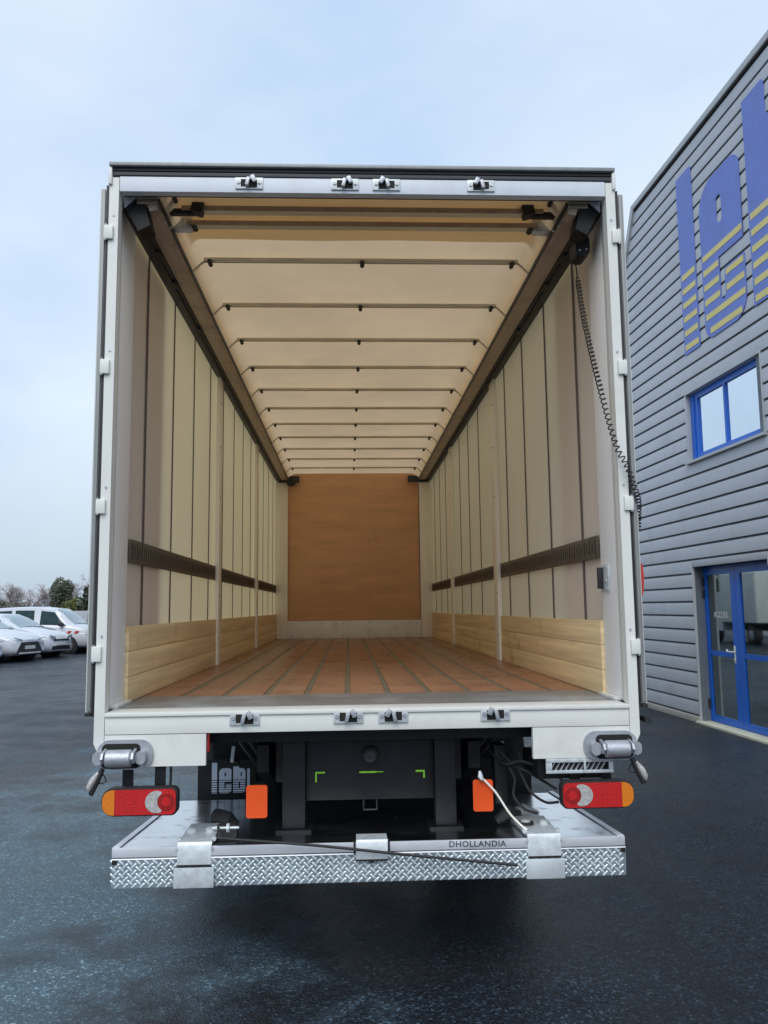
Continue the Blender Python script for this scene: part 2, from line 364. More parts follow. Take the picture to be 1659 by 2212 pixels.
MB().box(-1.205, 1.205, .004, .05, 3.706, 3.783, bev=.003).build('header', HEADP, T)
MB().box(-1.205, 1.205, .051, .09, 3.722, 3.780).build('header_back', DARKM, T)
MB().box(-1.24, 1.24, .000, .06, 3.787, 3.806, bev=.004).build('roof_seal', SEAL, T)
MB().box(-1.242, 1.242, -.004, .06, 3.808, 3.824, bev=.004).build('roof_seal', RUBBER, T)
MB().box(-1.252, 1.252, -.022, .12, 3.827, 3.846, bev=.004).build('roof_cap', DOORG, T)
for s in (-1, 1):
    MB().box(s*1.238, s*1.256, -.014, .05, 3.735, 3.824, bev=.006).build('roof_end_cap', WHITE, T)
# ---- door catches
def catch(zc, flip):
    p = MB().box(-.068, .068, -.008, 0, -.029, .029, bev=.002).mesh('door_catch', GALV)
    o = link('door_catch', p, T)
    for sx in (-1, 1):
        link('bolt', MB().cyl((sx*.052, -.014, .004), (sx*.052, -.008, .004), .0095, 12).mesh('bolt', ZINC if flip else WPLAS), o)
    MB().box(-.040, -.012, -.0095, -.0081, -.018, .020).cyl((-.026, -.0098, 0), (-.026, -.0081, 0), .015, 14).build('keyhole', HOLE, o)
    MB().box(.000, .040, -.0098, -.0082, -.024, .018).build('keeper_recess', HOLE, o)
    MB().box(-.013, .004, -.034, -.008, -.022, .020, rot=Matrix.Rotation(R(14), 3, 'Y'), bev=.003).box(.012, .034, -.030, -.010, -.002, .034, rot=Matrix.Rotation(R(-28), 3, 'Y'), bev=.004).build('keeper', ZINC, o)
    return o
first = {}
for zc, ylev, flip in ((1.171, -.001, True), (3.751, .003, False)):
    base = None
    for i, xc in enumerate((-.574, -.102, .104, .576)):
        if base is None: base = catch(zc, flip); base.location = (xc, ylev, zc)
        else: copy_part(base, (xc, ylev, zc), mirror=(i >= 2))
# ---- rear doors folded back along the sides
for s in (-1, 1):
    d = MB().box(s*1.268, s*1.298, .012, 1.20, 1.208, 3.722, bev=.004).build('rear_door', DOORX, T)
    MB().box(s*1.271, s*1.289, .000, .0118, 1.215, 3.715, bev=.003).build('edge_profile', DOORG, d)
    MB().box(s*1.2535, s*1.2675, .004, .30, 1.19, 3.735, bev=.001).build('door_seal', RUBBER, d)
    MB().box(s*1.270, s*1.295, -.004, .03, 1.192, 1.206, bev=.002).build('end_cap', RUBBER, d)
    for z0, z1 in ((3.455, 3.525), (2.784, 2.855), (2.115, 2.184), (1.436, 1.506)):
        h = MB().box(s*1.226, s*1.270, -.016, -.001, z0, z1, bev=.005).build('hinge', WHITE, d)
        MB().cyl((s*1.262, -.009, z0-.006), (s*1.262, -.009, z1+.006), .006, 10).build('hinge_pin', ZINC, h)
    for z in (3.40, 2.72, 2.06, 1.37):
        MB().cyl((s*1.228, -.003, z+.18), (s*1.228, .0, z+.18), .006, 10).build('rivet', ZINC, T)
MB().cyl((1.30, .02, 1.13), (1.30, .09, 1.13), .016, 12).build('door_stop', RUBBER, T)
# ---- side walls
ST0, STP = .756, .7125
for s in (-1, 1):
    def curt(u, v, s=s):
        y = .40+u*(LEN-.40); z = FZ-.12+v*(3.73-FZ+.12)
        ph = (y-ST0)/STP
        return (s*(1.2445+.0012*math.sin(math.pi*ph)**2*math.sin(math.pi*v)+.0006*math.sin(9*v+y*3)), y, z)
    MB().grid(curt, 160, 12).build('side_curtain', CURT, T, smooth=180)
    for k in range(12):
        y = ST0+STP*k
        if y < LEN-.1:
            MB().box(s*1.2365, s*1.2395, y-.014, y+.014, FZ+.02, 3.70).build('curtain_strap', STRAP, T)
    posts = ((2.90, 3.17, 3.31), (5.78, 6.08, 6.24)) if s < 0 else ((2.98, 3.22, 3.40), (6.02, 6.30, 6.46))
    prev = .43
    segs = []
    for (ya, yb, yc) in posts:
        segs.append((prev, yb+.03)); prev = yc-.03
        p = MB().box(s*1.196, s*1.2325, yb, yc, FZ+.003, 3.69, bev=.006).build('sliding_post', POSTW, T)
        for z in (1.42, 1.78, 2.62, 3.06, 3.45):
            MB().box(s*1.1945, s*1.1955, yb+.02, yb+.05, z, z+.012).build('post_slot', HOLE, p)
    segs.append((prev, LEN-.02))
    for (a, b) in segs:
        tr = MB().box(s*1.2240, s*1.2355, a+(.012 if a < 1 else 0), b, 1.914, 2.035, bev=.002).build('lashing_track', TRACK, T)
        sl = MB(); y = a+.05; k = 0
        while y < b-.05:
            hz = (.040, .028)[k % 2]
            sl.box(s*1.2225, s*1.2238, y-.006, y+.006, 1.975-hz, 1.975+hz); y += .05; k += 1
        sl.build('track_slots', HOLE, tr, kind='stuff', smooth=0)
        for k in range(3):
            z0 = FZ+.006+k*.1275
            MB().box(s*1.2130, s*1.2310, a-(.02 if a < 1 else 0), b, z0, z0+.1255, bev=.0025).build('side_board', PINE, T)
# ---- upper rails
for s in (-1, 1):
    MB().box(s*1.150, s*1.236, .12, LEN, 3.688, 3.745, bev=.004).build('curtain_rail', DARKM, T)
    MB().box(s*1.172, s*1.192, .12, LEN, 3.672, 3.687).build('rail_runner', RUBBER, T)
    MB().box(s*1.040, s*1.146, .10, LEN, 3.692, 3.716, bev=.004).build('roof_rail', RAIL, T)
    MB().box(s*1.031, s*1.0395, .10, LEN, 3.694, 3.720, bev=.001).build('rail_groove', DARKM, T)
    MB().box(s*1.040, s*1.146, .10, LEN, 3.7165, 3.81).build('rail_web', BARM, T)
    for y in (.62, 1.05, 1.9):
        MB().box(s*1.152, s*1.17, y, y+.10, 3.670, 3.687).build('rail_bracket', RUBBER, T)
# ---- roof sheet and bows
BW0, BWP = .97, .742
def roofz(u, v):
    y = .06+v*(LEN-.04); x = 1.035*math.copysign(abs(2*u-1)**.8, 2*u-1)
    ph = (y-BW0)/BWP
    ed = max(0.0, (abs(x)-.93)/.105)
    return (x, y, 3.818-.088*ed**1.6-.014*math.sin(math.pi*ph)**2-.006*math.sin(x*2.5+y*1.3)*math.sin(math.pi*ph)**2)
MB().grid(roofz, 28, 150).build('roof_sheet', ROOFT, T, smooth=180)
def fold(u, v):
    y = .06+v*.66; x = -1.0+u*2.0
    return (x, y, 3.797-.012*math.sin(math.pi*v)+.003*math.sin(x*6+y*9))
MB().grid(fold, 30, 8).build('roof_fold', FOLDT, T, smooth=180)
for k in range(11):
    y = BW0+BWP*k
    bw = MB().box(-.96, .96, y-.018, y+.018, 3.776, 3.788, bev=.003).build('roof_bow', BOW, T)
    for dy in (-.0202, .0202):
        MB().box(-.96, .96, y+dy-.002, y+dy+.002, 3.774, 3.790).build('bow_edge', BEDGE, bw)
    for x in (-.925, 0.0, .925):
        MB().cyl((x, y+.02, 3.760), (x, y-.034, 3.760), .014, 10).box(x-.010, x+.010, y-.032, y+.026, 3.762, 3.775).build('bow_clip', RUBBER, bw)
    for s in (-1, 1):
        MB().tube([(s*.955, y, 3.780), (s*.985, y, 3.755), (s*1.030, y, 3.708)], .007, 6).build('bow_shoe', BEDGE, bw)
# ---- sliding roof carriage behind the header
for y, z, r in ((.315, 3.768, .020), (.455, 3.756, .021)):
    MB().box(-.96, .96, y-.030, y+.030, z-.012, z+.012, bev=.006).build('carriage_bar', BARM, T)
    MB().box(-.96, .96, y-.036, y-.031, z-.016, z+.010).build('carriage_lip', RAIL, T)
for s in (-1, 1):
    MB().box(s*.935, s*1.035, .425, .485, 3.722, 3.800, bev=.006).build('carriage_bracket', GALV, T)
    MB().box(s*.845, s*.905, .26, .33, 3.738, 3.812, rot=Matrix.Rotation(R(s*-14), 3, 'Y'), bev=.004).build('carriage_arm', RUBBER, T)
    MB().box(s*.90, s*1.04, .29, .33, 3.740, 3.768, bev=.004).build('carriage_arm', RUBBER, T)
    MB().box(s*.975, s*1.05, .20, .26, 3.776, 3.806, bev=.004).build('carriage_block', RUBBER, T)
    MB().cyl((s*.925, .42, 3.748), (s*.925, .49, 3.748), .017, 12).build('carriage_roller', RUBBER, T)
    MB().prism([(s*1.206, 3.755), (s*1.120, 3.755), (s*1.206, 3.668)], 'y', .096, .104).build('corner_gusset', HEADP, T)
    MB().prism([(s*1.202, 3.669), (s*1.131, 3.740), (s*1.105, 3.690), (s*1.079, 3.584), (s*1.137, 3.553)], 'y', .108, .24).build('corner_box', BLACK, T, bev=.005)
    MB().box(s*1.055, s*1.10, .11, .20, 3.66, 3.76, rot=Matrix.Rotation(R(s*18), 3, 'Y'), bev=.004).build('corner_strap', RAIL, T)
    MB().box(s*1.035, s*1.06, .16, .40, 3.700, 3.76, bev=.004).build('carriage_guide', RUBBER, T)
    for q in ((1.045, .30), (1.03, .36), (1.05, .22)):
        MB().cyl((s*q[0], q[1], 3.690), (s*q[0], q[1], 3.700), .007, 8).build('guide_bolt', GALV, T)
MB().prism(rrect(1.115, 1.190, 3.50, 3.615, .03), 'y', .24, .36).build('roof_motor', BLACK, T, bev=.008)
for q in ((1.135, 3.53), (1.17, 3.535)):
    MB().cyl((q[0], .236, q[1]), (q[0], .24, q[1]), .004, 8).build('motor_screw', GALV, T)
# ---- front wall
MB().box(-1.24, 1.24, LEN+.065, LEN+.09, FZ-.1, 3.84).build('front_wall', DOORX, T)
MB().box(-1.042, 1.030, LEN+.008, LEN+.03, 1.478, 3.815, bev=.001).build('front_panel', PLY, T)
kp = MB().box(-1.046, 1.040, LEN-.004, LEN+.006, FZ+.004, 1.474, bev=.002).build('kick_plate', KICK, T)
for x in (-.98, -.5, -.18, .22, .55, .98):
    for z in (1.255, 1.43):
        MB().cyl((x, LEN-.008, z), (x, LEN-.003, z), .010, 8).build('rivet', ZINC, kp)
for s in (-1, 1):
    MB().box(s*1.045, s*1.2435, LEN-.06, LEN+.06, FZ+.004, 3.70, bev=.006).build('front_corner_post', POSTW, T)
    MB().box(s*.86, s*1.20, LEN-.10, LEN-.065, 3.655, 3.76, bev=.005).build('front_corner_bracket', DARKM, T)
MB().cyl((-.99, LEN-.13, 3.67), (-.99, LEN-.06, 3.67), .075, 18).build('tension_wheel', RUBBER, T)
# ---- wall handle inside the right jamb
hd = MB().box(1.222, 1.2305, .275, .40, 1.735, 1.875, bev=.002).build('door_retainer', GALV, T)
MB().box(1.195, 1.2215, .35, .378, 1.75, 1.86, bev=.004).build('retainer_bar', RUBBER, hd)
for z in (1.75, 1.79, 1.86):
    MB().cyl((1.2155, .31, z), (1.2218, .31, z), .009, 10).build('bolt', ZINC, hd)
# ---- dock buffers
for s in (-1, 1):
    cx = s*1.108
    rx_ = s*1.124
    b = MB().prism(rrect(cx-.125, cx+.125, .957, 1.087, .058, 8), 'y', -.012, .0).build('dock_buffer', ZINC, T, bev=.006)
    MB().prism(rrect(rx_-.086, rx_+.086, .962, 1.071, .022, 4), 'y', -.0130, -.0122).build('buffer_recess', HOLE, b)
    for q in (-1, 1):
        MB().prism([(-.018, .985), (-.075, .995), (-.090, 1.016), (-.075, 1.04), (-.018, 1.052)], 'x', rx_+q*.066-.005, rx_+q*.066+.005).build('buffer_cheek', ZINC, b, bev=.004)
        MB().prism(rrect(rx_+q*.094-.022, rx_+q*.094+.022, .985, 1.042, .02), 'y', -.05, -.0125).build('buffer_lug', ZINC, b, bev=.008)
    MB().tube([(rx_-.057, -.048, 1.012), (rx_-.051, -.048, 1.012), (rx_+.051, -.048, 1.012), (rx_+.057, -.048, 1.012)], [.033, .039, .039, .033], 20).build('buffer_roller', ZINC, b)
    # flexible marker lamp below it
    x0 = s*1.205
    m = MB().tube([(x0, 0, .965), (s*1.213, -.005, .945), (s*1.228, -.01, .91), (s*1.254, -.012, .85)], [.010, .011, .013, .011], 10).build('marker_lamp', RUBBER, T)
    MB().tube([(s*1.222, -.016, .948), (s*1.243, -.022, .915), (s*1.258, -.022, .885), (s*1.262, -.02, .868)], [.007, .015, .015, .008], 10).build('marker_lens', CLEARL, m)
    MB().tube([(s*1.212, 0, .944), (s*1.196, 0, .925), (s*1.190, 0, .905), (s*1.205, 0, .898), (s*1.226, 0, .897)], .003, 6).build('marker_wire', RUBBER, m)
# ---- tail lights
def tail_light(s, zc, dz):
    X = lambda a: s*a
    def pr(poly, a, b): return MB().prism([(X(x), z) for x, z in poly], 'y', a, b)
    h = pr(rrect(.864, 1.199, zc-.062, zc+.060, [.028, .055, .05, .028]), -.034, .01).build('tail_light', RUBBER, T, bev=.008)
    pr(rrect(.871, 1.139, zc-.055, zc+.053, [.024, .001, .001, .024]), -.045, -.035).build('red_lens', RED, h, bev=.004)
    pr(rrect(1.140, 1.193, zc-.055, zc+.053, [.001, .045, .042, .001]), -.045, -.035).build('amber_lens', AMBER, h, bev=.004)
    cr = []
    for k in range(15):
        a = R(-115+230*k/14); cr.append((.955+.050*math.cos(a), zc+.048*math.sin(a)))
    for k in range(11):
        a = R(62-124*k/10); cr.append((.915+.036*math.cos(a)-.0, zc+.040*math.sin(a)))
    pr(cr, -.0475, -.0455).build('reversing_lens', CLEARL, h)
    pr([(.913+.036*math.cos(2*math.pi*k/20), zc+.036*math.sin(2*math.pi*k/20)) for k in range(20)], -.0485, -.0455).build('stop_lens', REDD, h)
    pr([(.913+.020*math.cos(2*math.pi*k/16), zc+.020*math.sin(2*math.pi*k/16)) for k in range(16)], -.0505, -.0487).build('stop_lens_centre', RED, h)
    for x in (.98, 1.05):
        pr([(x+.005*math.cos(2*math.pi*k/8), zc+.005*math.sin(2*math.pi*k/8)) for k in range(8)], -.0465, -.0452).build('lens_screw', REDD, h)
    h.rotation_euler = (0, 0, 0)
    return h
tail_light(-1, .822, 0); tail_light(1, .810, 0)
for x0, x1 in ((-1.127, -1.078), (-.982, -.933)):
    MB().box(x0, x1, .03, .036, .85, .964, bev=.001).build('light_bracket', BLACK, T)
for x0, x1 in ((.93, .98), (1.08, 1.127)):
    MB().box(x0, x1, .06, .066, .85, .90, bev=.001).build('light_bracket', BLACK, T)
MB().tube([(-.912, .04, .965), (-.912, .04, .90), (-.915, .04, .865)], .006, 8).build('light_cable', RUBBER, T)
# ---- right hand grille box
gb = MB().box(.806, 1.12, .0, .012, .947, .964, bev=.002).box(.806, 1.12, .0, .012, .898, .912, bev=.002).box(.806, .834, .0, .012, .9125, .9465, bev=.002).box(1.10, 1.12, .0, .012, .9125, .9465, bev=.002).build('step_grille', GALV, T)
MB().box(.834, 1.10, .05, .055, .9, .96).build('grille_back', HOLE, gb)
sl = MB()
for k in range(11):
    x = .838+.0236*k
    sl.box(x, x+.005, .012, .045, .905, .955, rot=Matrix.Rotation(R(32), 3, 'Y'))
sl.build('grille_mesh', ZINC, gb, kind='stuff', smooth=0)
MB().box(.98, .99, -.01, .0, .90, .96, bev=.002).build('grille_pin', GALV, gb)
MB().box(.78, 1.13, .07, .40, .86, .955, bev=.01).build('tool_box', BLACK, T)
# ---- chassis underneath
MB().box(-.755, -.739, .035, .06, 1.02, 1.106, bev=.002).build('red_reflector', REDP, T)
MB().box(-1.20, 1.20, .16, LEN, FZ-.16, FZ-.055).build('subframe', BLACK, T)
for x0, x1 in ((-.423, -.313), (.318, .421)):
    p = MB().box(x0, x1, .26, .34, .612, 1.10, bev=.006).build('lift_upright', BLACK, T)
    MB().box(x0-.03, x1+.03, .24, .40, .600, .612, bev=.002).build('upright_foot', BLACK, p)
cp = MB().box(-.312, .317, .30, .315, .735, 1.10, bev=.003).build('coupling_plate', BLACK, T)
MB().tube([(.004, .30, .952), (.004, .27, .952), (.004, .25, .955), (.004, .238, .955)], [.045, .036, .034, .02], 18).build('coupling_cap', DARKM, cp)
gm = ((-.266, -.219, .863, .870), (-.266, -.259, .822, .8625), (-.05, .03, .861, .869), (.0305, .068, .863, .867), (.227, .272, .861, .870), (.264, .272, .832, .8605))
for x0, x1, z0, z1 in gm:
    MB().box(x0, x1, .2985, .2998, z0, z1).build('paint_mark', GREEN, cp)
br = MB()
br.tube([(-.03, .33, .73), (-.03, .33, .68), (.035, .33, .68), (.035, .33, .73)], .005, 6).build('coupling_stirrup', DARKM, T)
for s in (-1, 1):
    MB().box(s*.40, s*.47, .42, LEN-.3, .80, 1.035, bev=.006).build('chassis_beam', BLACK, T)
    MB().prism([(.38, .99), (.60, 1.03), (1.4, .66), (1.4, .56), (1.2, .56), (.38, .86)], 'x', s*.50, s*.56).build('lift_arm', BLACK, T, bev=.006)
    for dx in (0, .05, .10):
        MB().tube(smooth_path([(s*(.66-dx), .5, 1.0), (s*(.63-dx), .8, .86), (s*(.60-dx), 1.3, .66)]), .014, 8).build('hydraulic_hose', DARKM, T)
    MB().cyl((s*.678, .40, .985), (s*.686, .40, .908), .009, 10).build('locking_pin', GALV, T)
    MB().box(s*.655, s*.715, .40, .46, .885, .91, bev=.003).build('pin_bracket', BLACK, T)
    w = MB()
    for x in (.72, 1.03): w.tube([(s*(x-.13), 2.55, .5), (s*(x-.11), 2.55, .5), (s*(x+.11), 2.55, .5), (s*(x+.13), 2.55, .5)], [.44, .50, .50, .44], 28)
    w = w.build('rear_wheel', TYRE, T)
    MB().tube([(s*1.165, 2.55, .5), (s*1.172, 2.55, .5)], [.26, .20], 20).build('wheel_hub', RIM, w)
    f = MB().tube([(s*.93, 8.6, .5), (s*.96, 8.6, .5), (s*1.18, 8.6, .5), (s*1.2, 8.6, .5)], [.44, .5, .5, .44], 28).build('front_wheel', TYRE, T)
    MB().tube([(s*1.202, 8.6, .5), (s*1.21, 8.6, .5)], [.26, .2], 20).build('wheel_hub', RIM, f)
MB().cyl((-.7, 2.55, .5), (.7, 2.55, .5), .11, 14).build('axle', BLACK, T)
for y in (1.2, 3.6, 5.2, 6.8):
    MB().box(-.398, .398, y, y+.08, .84, 1.02).build('cross_member', BLACK, T)
MB().box(-1.0, 1.0, 1.75, 1.78, .45, 1.03).build('mud_screen', BLACK, T)
fl = MB().box(-1.04, -.68, 1.44, 1.452, .30, .738, bev=.003).build('mud_flap', BLACK, T, label='black mud flap with pale blue striped lettering')
MB().box(.70, 1.05, 1.44, 1.452, .30, .72, bev=.003).build('mud_flap', BLACK, T)
MB().prism([(1.0, 1.0), (1.0, 3.0), (1.75, 3.6), (2.0, 3.6), (2.0, .4), (.2, .4), (.2, 1.0)], 'x', -1.2, 1.2).build('cab', DOORX, T, bev=.05, loc=(0, LEN+.2, 0))
# letters l, e, b as (x, z) outlines
def letters(w=1.0):
    l = [rrect(2.27, 2.75, 5.27, 7.96, [.01, .01, .06, .02], 3)]
    eo = rrect(2.93, 4.04, 5.27, 7.46, [.22, .30, .22, .40], 8)
    # cut the mouth from the right edge
    def mouth(out, xr):
        res = []; done = False
        n = len(out)
        for i in range(n):
            a, b = out[i], out[(i+1) % n]; res.append(a)
            if not done and abs(a[0]-xr) < .02 and abs(b[0]-xr) < .02 and a[1] < 6.0 < 6.4 < b[1]:
                res += [(xr, 6.07), (3.54, 6.07), (3.54, 5.72), (3.50, 5.68), (3.45, 5.68), (3.41, 5.72), (3.41, 6.28), (xr, 6.28)]; done = True
        return res
    e = [mouth(eo, 4.04), rrect(3.41, 3.55, 6.74, 7.11, .05, 4)]
    b = [rrect(4.20, 4.70, 5.29, 7.97, [.01, .01, .06, .02], 3) and
         [(4.20, 5.29), (5.05, 5.29), (5.22, 5.36), (5.30, 5.55), (5.30, 7.15), (5.20, 7.38), (5.0, 7.46), (4.78, 7.46), (4.70, 7.52), (4.70, 7.93), (4.66, 7.97), (4.20, 7.97)], rrect(4.70, 4.83, 5.68, 6.28, .05, 4), rrect(4.86, 4.98, 6.74, 7.11, .04, 4)]
    rows = [5.37+.21*k for k in range(6)]
    st = []
    for k, z in enumerate(rows):
        st.append((0, 2.31, 2.72, z))
        if k == 0: st.append((1, 3.08, 3.92, z))
        elif k in (1, 5): st.append((1, 2.97, 4.02, z))
        elif k == 4: st.append((1, 2.97, 3.39, z))
        else: st += [(1, 2.97, 3.39, z), (1, 3.57, 4.02, z)]
        if k == 0: st.append((2, 4.24, 5.2, z))
        elif k == 1: st.append((2, 4.24, 5.27, z))
        else: st += [(2, 4.24, 4.68, z), (2, 4.84, 5.27, z)]
    return [l, e, b], st
LET, STR = letters()
k = .0685
fx = -.953-2.27*k; fz = .535-5.27*k
for i, lp in enumerate(LET):
    me = shape_mesh('flap_letter', [[(x*k+fx, z*k+fz) for x, z in q] for q in lp], .002, FLAPL)
    link('flap_letter', me, fl, (0, 1.4385, 0), rot=(R(90), 0, 0))
for (i, a, b, z) in STR:
    MB().box((a-.05)*k+fx, (b+.05)*k+fx, 1.4362, 1.4372, (z-.03)*k+fz, (z+.03)*k+fz).build('flap_stripe', BLACK, fl)
MB().box(5.45*k+fx, 5.70*k+fx, 1.4375, 1.4395, 5.3*k+fz, 7.4*k+fz).build('flap_letter', FLAPL, fl)
# ---- warning flags
for x0, x1, z0, z1 in ((-.577, -.480, .707, .854), (.480, .574, .714, .858)):
    MB().prism(rrect(x0, x1, z0, z1, .012), 'y', .10, .106).build('warning_plate', ORANGE, T, bev=.001)
    MB().box(x0+.02, x1-.02, .1065, .30, z1-.05, z1-.02, bev=.003).build('plate_stem', BLACK, T)
MB().tube([(.512, .09, .90), (.514, .085, .875), (.52, .07, .862)], [.006, .013, .006], 8).build('cable_clip', GALV, T)
MB().tube(smooth_path([(.516, .09, .872), (.55, .085, .84), (.589, .08, .795), (.642, .07, .712), (.69, .05, .662), (.715, .03, .645)]), .005, 8).build('pull_cord', POSTW, T)
# wiring on the right
for pts in ([(.60, .35, .95), (.66, .25, .90), (.74, .2, .92), (.86, .1, .88), (.90, .06, .85)], [(.66, .3, .93), (.70, .22, .84), (.69, .2, .76), (.73, .15, .71), (.78, .1, .70)],
            [(.70, .3, .94), (.73, .2, .86), (.76, .15, .79), (.82, .1, .75), (.87, .05, .76)], [(.62, .3, .98), (.70, .25, .90), (.78, .2, .86), (.86, .05, .82)], [(.72, .2, .97), (.74, .2, .92), (.80, .15, .91), (.88, .1, .905)]):
    MB().tube(smooth_path(pts), .0065, 7).build('wiring', RUBBER, T)
MB().box(.62, .68, .30, .42, .70, .98, bev=.004).build('hanger', BLACK, T)
# ================================================================== tail lift platform (part of the truck)
tl = MB().prism([(-.012, .580), (-.012, .618), (1.28, .530), (1.28, .490)], 'x', -1.118, 1.118).build('tail_lift', DECK, T, bev=.002)
for s in (-1, 1):
    MB().prism([(-.014, .578), (-.014, .624), (1.30, .536), (1.30, .488)], 'x', s*1.120, s*1.150).build('platform_edge', DECKA, tl, bev=.003)
MB().box(-1.150, 1.150, -.026, -.0145, .581, .622, bev=.002).build('platform_nose', DECKA, tl)
MB().box(-1.148, 1.148, -.022, -.010, .5755, .5805).build('nose_gap', HOLE, tl)
cq = MB().prism([(-.026, .5745), (-.012, .5745), (-.002, .450), (-.016, .450)], 'x', -1.152, 1.152).build('chequer_panel', CHEQB, tl, bev=.0015)
MB().cyl((-1.15, -.024, .573), (1.15, -.024, .573), .0045, 8).build('panel_lip', DECKA, cq)
bars = MB(); row = 0; z = .561
while z > .455:
    x = -1.145+(.0185 if row % 2 else 0)
    while x < 1.146:
        t = (.5745-z)/.1245; yy = -.026+.010*t
        ang = 42 if row % 2 == 0 else -42
        o = Matrix.Rotation(R(ang), 3, 'Y')
        # elongated raised lozenge
        pts = [(-.0165, 0, 0), (-.010, 0, .0052), (.010, 0, .0052), (.0165, 0, 0), (.010, 0, -.0052), (-.010, 0, -.0052)]
        B = [bars.bm.verts.new(o @ Vector(p)+Vector((x, yy-.0002, z))) for p in pts]
        Tt = [bars.bm.verts.new(o @ Vector((p[0]*.7, -.0032, p[2]*.5))+Vector((x, yy, z))) for p in pts]
        bars.bm.faces.new(Tt)
        for i in range(6): bars.bm.faces.new((B[i], B[(i+1) % 6], Tt[(i+1) % 6], Tt[i]))
        x += .037
    row += 1; z -= .0145
bars.build('chequer_bars', CHEQ, cq, kind='stuff', smooth=0)
for xc in (-.788, .779):
    b = MB().prism([(-.030, .538), (-.030, .624), (-.020, .640), (.30, .640), (.34, .618), (.34, .610), (-.012, .626), (-.0265, .620), (-.0265, .538)], 'x', xc-.075, xc+.075).build('lift_clamp', GALV, tl, bev=.003)
    MB().box(xc-.088, xc+.088, -.041, -.036, .450, .536, bev=.003).build('clamp_plate', CHEQ if xc > 0 else GALV, b)
    MB().box(xc-.074, xc+.074, -.0345, -.031, .538, .546).build('clamp_shadow_lip', HOLE, b)
    for q in (-.045, .042):
        MB().tube([(xc+q, .15, .640), (xc+q, .15, .654), (xc+q, .15, .659)], [.024, .024, .016], 16).build('clamp_bolt', GALV, b)
    for q in (-.078, .078):
        MB().cyl((xc+q, -.034, .615), (xc+q, -.02, .615), .007, 8).build('clamp_rivet', GALV, b)
        MB().cyl((xc+q, .02, .64), (xc+q, .04, .64), .010, 8).build('clamp_rivet', GALV, b)
MB().tube([(.735, .145, .642), (.735, .145, .652)], [.036, .036], 18).build('bolt_ring', RUBBER, tl)
cl = MB().prism([(-.036, .548), (-.036, .622), (-.028, .634), (.10, .626), (.10, .620), (-.0268, .623), (-.0268, .548)], 'x', -.070, .070).build('centre_clasp', GALV, tl, bev=.002)
MB().box(-.070, .070, -.0385, -.0365, .545, .552).build('clasp_lip', HOLE, cl)
MB().box(-.012, .010, -.038, -.034, .536, .547, bev=.002).build('clasp_tab', RUBBER, cl)
for x in (-.078, .076):
    MB().box(x-.004, x+.004, -.031, -.0265, .572, .636).build('clasp_gap', HOLE, cl)
for s in (-1, 1):
    MB().box(s*1.128, s*1.148, -.030, -.027, .553, .572).build('end_slot', HOLE, cq)
# spring rod
rd = MB().tube(smooth_path([(-.70, .05, .690), (-.678, -.03, .684), (-.672, -.05, .670), (-.645, -.058, .661), (-.26, -.058, .624), (.076, -.058, .583), (.30, -.056, .556), (.62, -.052, .519), (.638, -.05, .518)]), .0062, 8).build('spring_rod', RUBBER, tl)
for x, r in ((-.705, .008), (-.655, .016)):
    MB().cyl((x, .03, .685), (x+.012, .03, .685), r*1.2, 10).build('rod_collar', GALV, rd)
MB().cyl((-.72, .03, .685), (-.60, .03, .685), .006, 8).build('rod_pivot', GALV, rd)
MB().prism(rrect(-.71, -.62, .62, .68, .01), 'y', .10, .16).build('rod_block', RUBBER, tl, bev=.004)
MB().tube([(-.80, .45, .60), (-.76, .42, .63), (-.70, .40, .62), (-.66, .42, .60)], [.02, .05, .05, .02], 10).build('hydraulic_joint', RUBBER, tl)
MB().tube([(.62, .30, .62), (.68, .30, .66), (.74, .34, .64)], [.02, .035, .02], 10).build('hydraulic_joint', RUBBER, tl)
MB().tube([(.74, .55, .60), (.80, .52, .62), (.88, .50, .60)], [.01, .03, .01], 8).build('rag_bracket', GALV, tl)
me = text_mesh('maker_lettering', 'DHOLLANDIA', .036, .0012, INK, sx=1.07, space=1.08, bold=.0004)
link('maker_lettering', me, tl, (.345, -.0268, .5935), rot=(R(90), R(.6), 0))

# ================================================================== coiled cable + red handset
path = [Vector(p) for p in ((1.195, .55, 3.66), (1.19, .49, 3.50), (1.165, .33, 3.22), (1.150, .15, 2.92), (1.152, .03, 2.69), (1.170, -.022, 2.52), (1.199, -.034, 2.40), (1.234, -.036, 2.333), (1.272, -.030, 2.219), (1.297, .0, 2.159), (1.304, .03, 2.09), (1.304, .04, 2.02))]
cen = catmull(path[1:], 60)
hel = [path[0]]; acc = 0.0
for i in range(len(cen)-1):
    d = cen[i+1]-cen[i]; n = 6
    for q in range(n):
        c = cen[i].lerp(cen[i+1], q/n); f = i/len(cen)
        acc += d.length/n/(.029 if f < .55 else .029-.013*min(1, (f-.55)/.25))*2*math.pi
        t = d.normalized(); a = t.cross(Vector((0, 1, 0))).normalized(); b = t.cross(a)
        rr_ = .0118*min(1, i/10)
        hel.append(c+a*rr_*math.cos(acc)+b*rr_*math.sin(acc))
cab = MB().tube(hel, .0034, 5).build('coiled_cable', RUBBER)
tag(cab, 'black spiral cable hanging from roof rail over the right door edge', 'cable')
hs = thing('control_handset', 'red handset clipped outside the right rear door edge', 'handset', (1.31, .06, 1.70))
MB().prism([(-.014, .0), (-.006, .0), (.003, .03), (.008, .10), (.004, .155), (-.004, .165), (-.010, .16)], 'y', -.03, .03).build('shell', REDP, hs, bev=.006)
MB().box(-.017, -.0112, -.025, .025, .04, .14, bev=.001).build('button_panel', RUBBER, hs)
MB().tube([(.0, 0, .165), (-.004, 0, .22), (-.012, -.01, .30), (-.008, -.02, .32)], .004, 6).build('lead', RUBBER, hs)

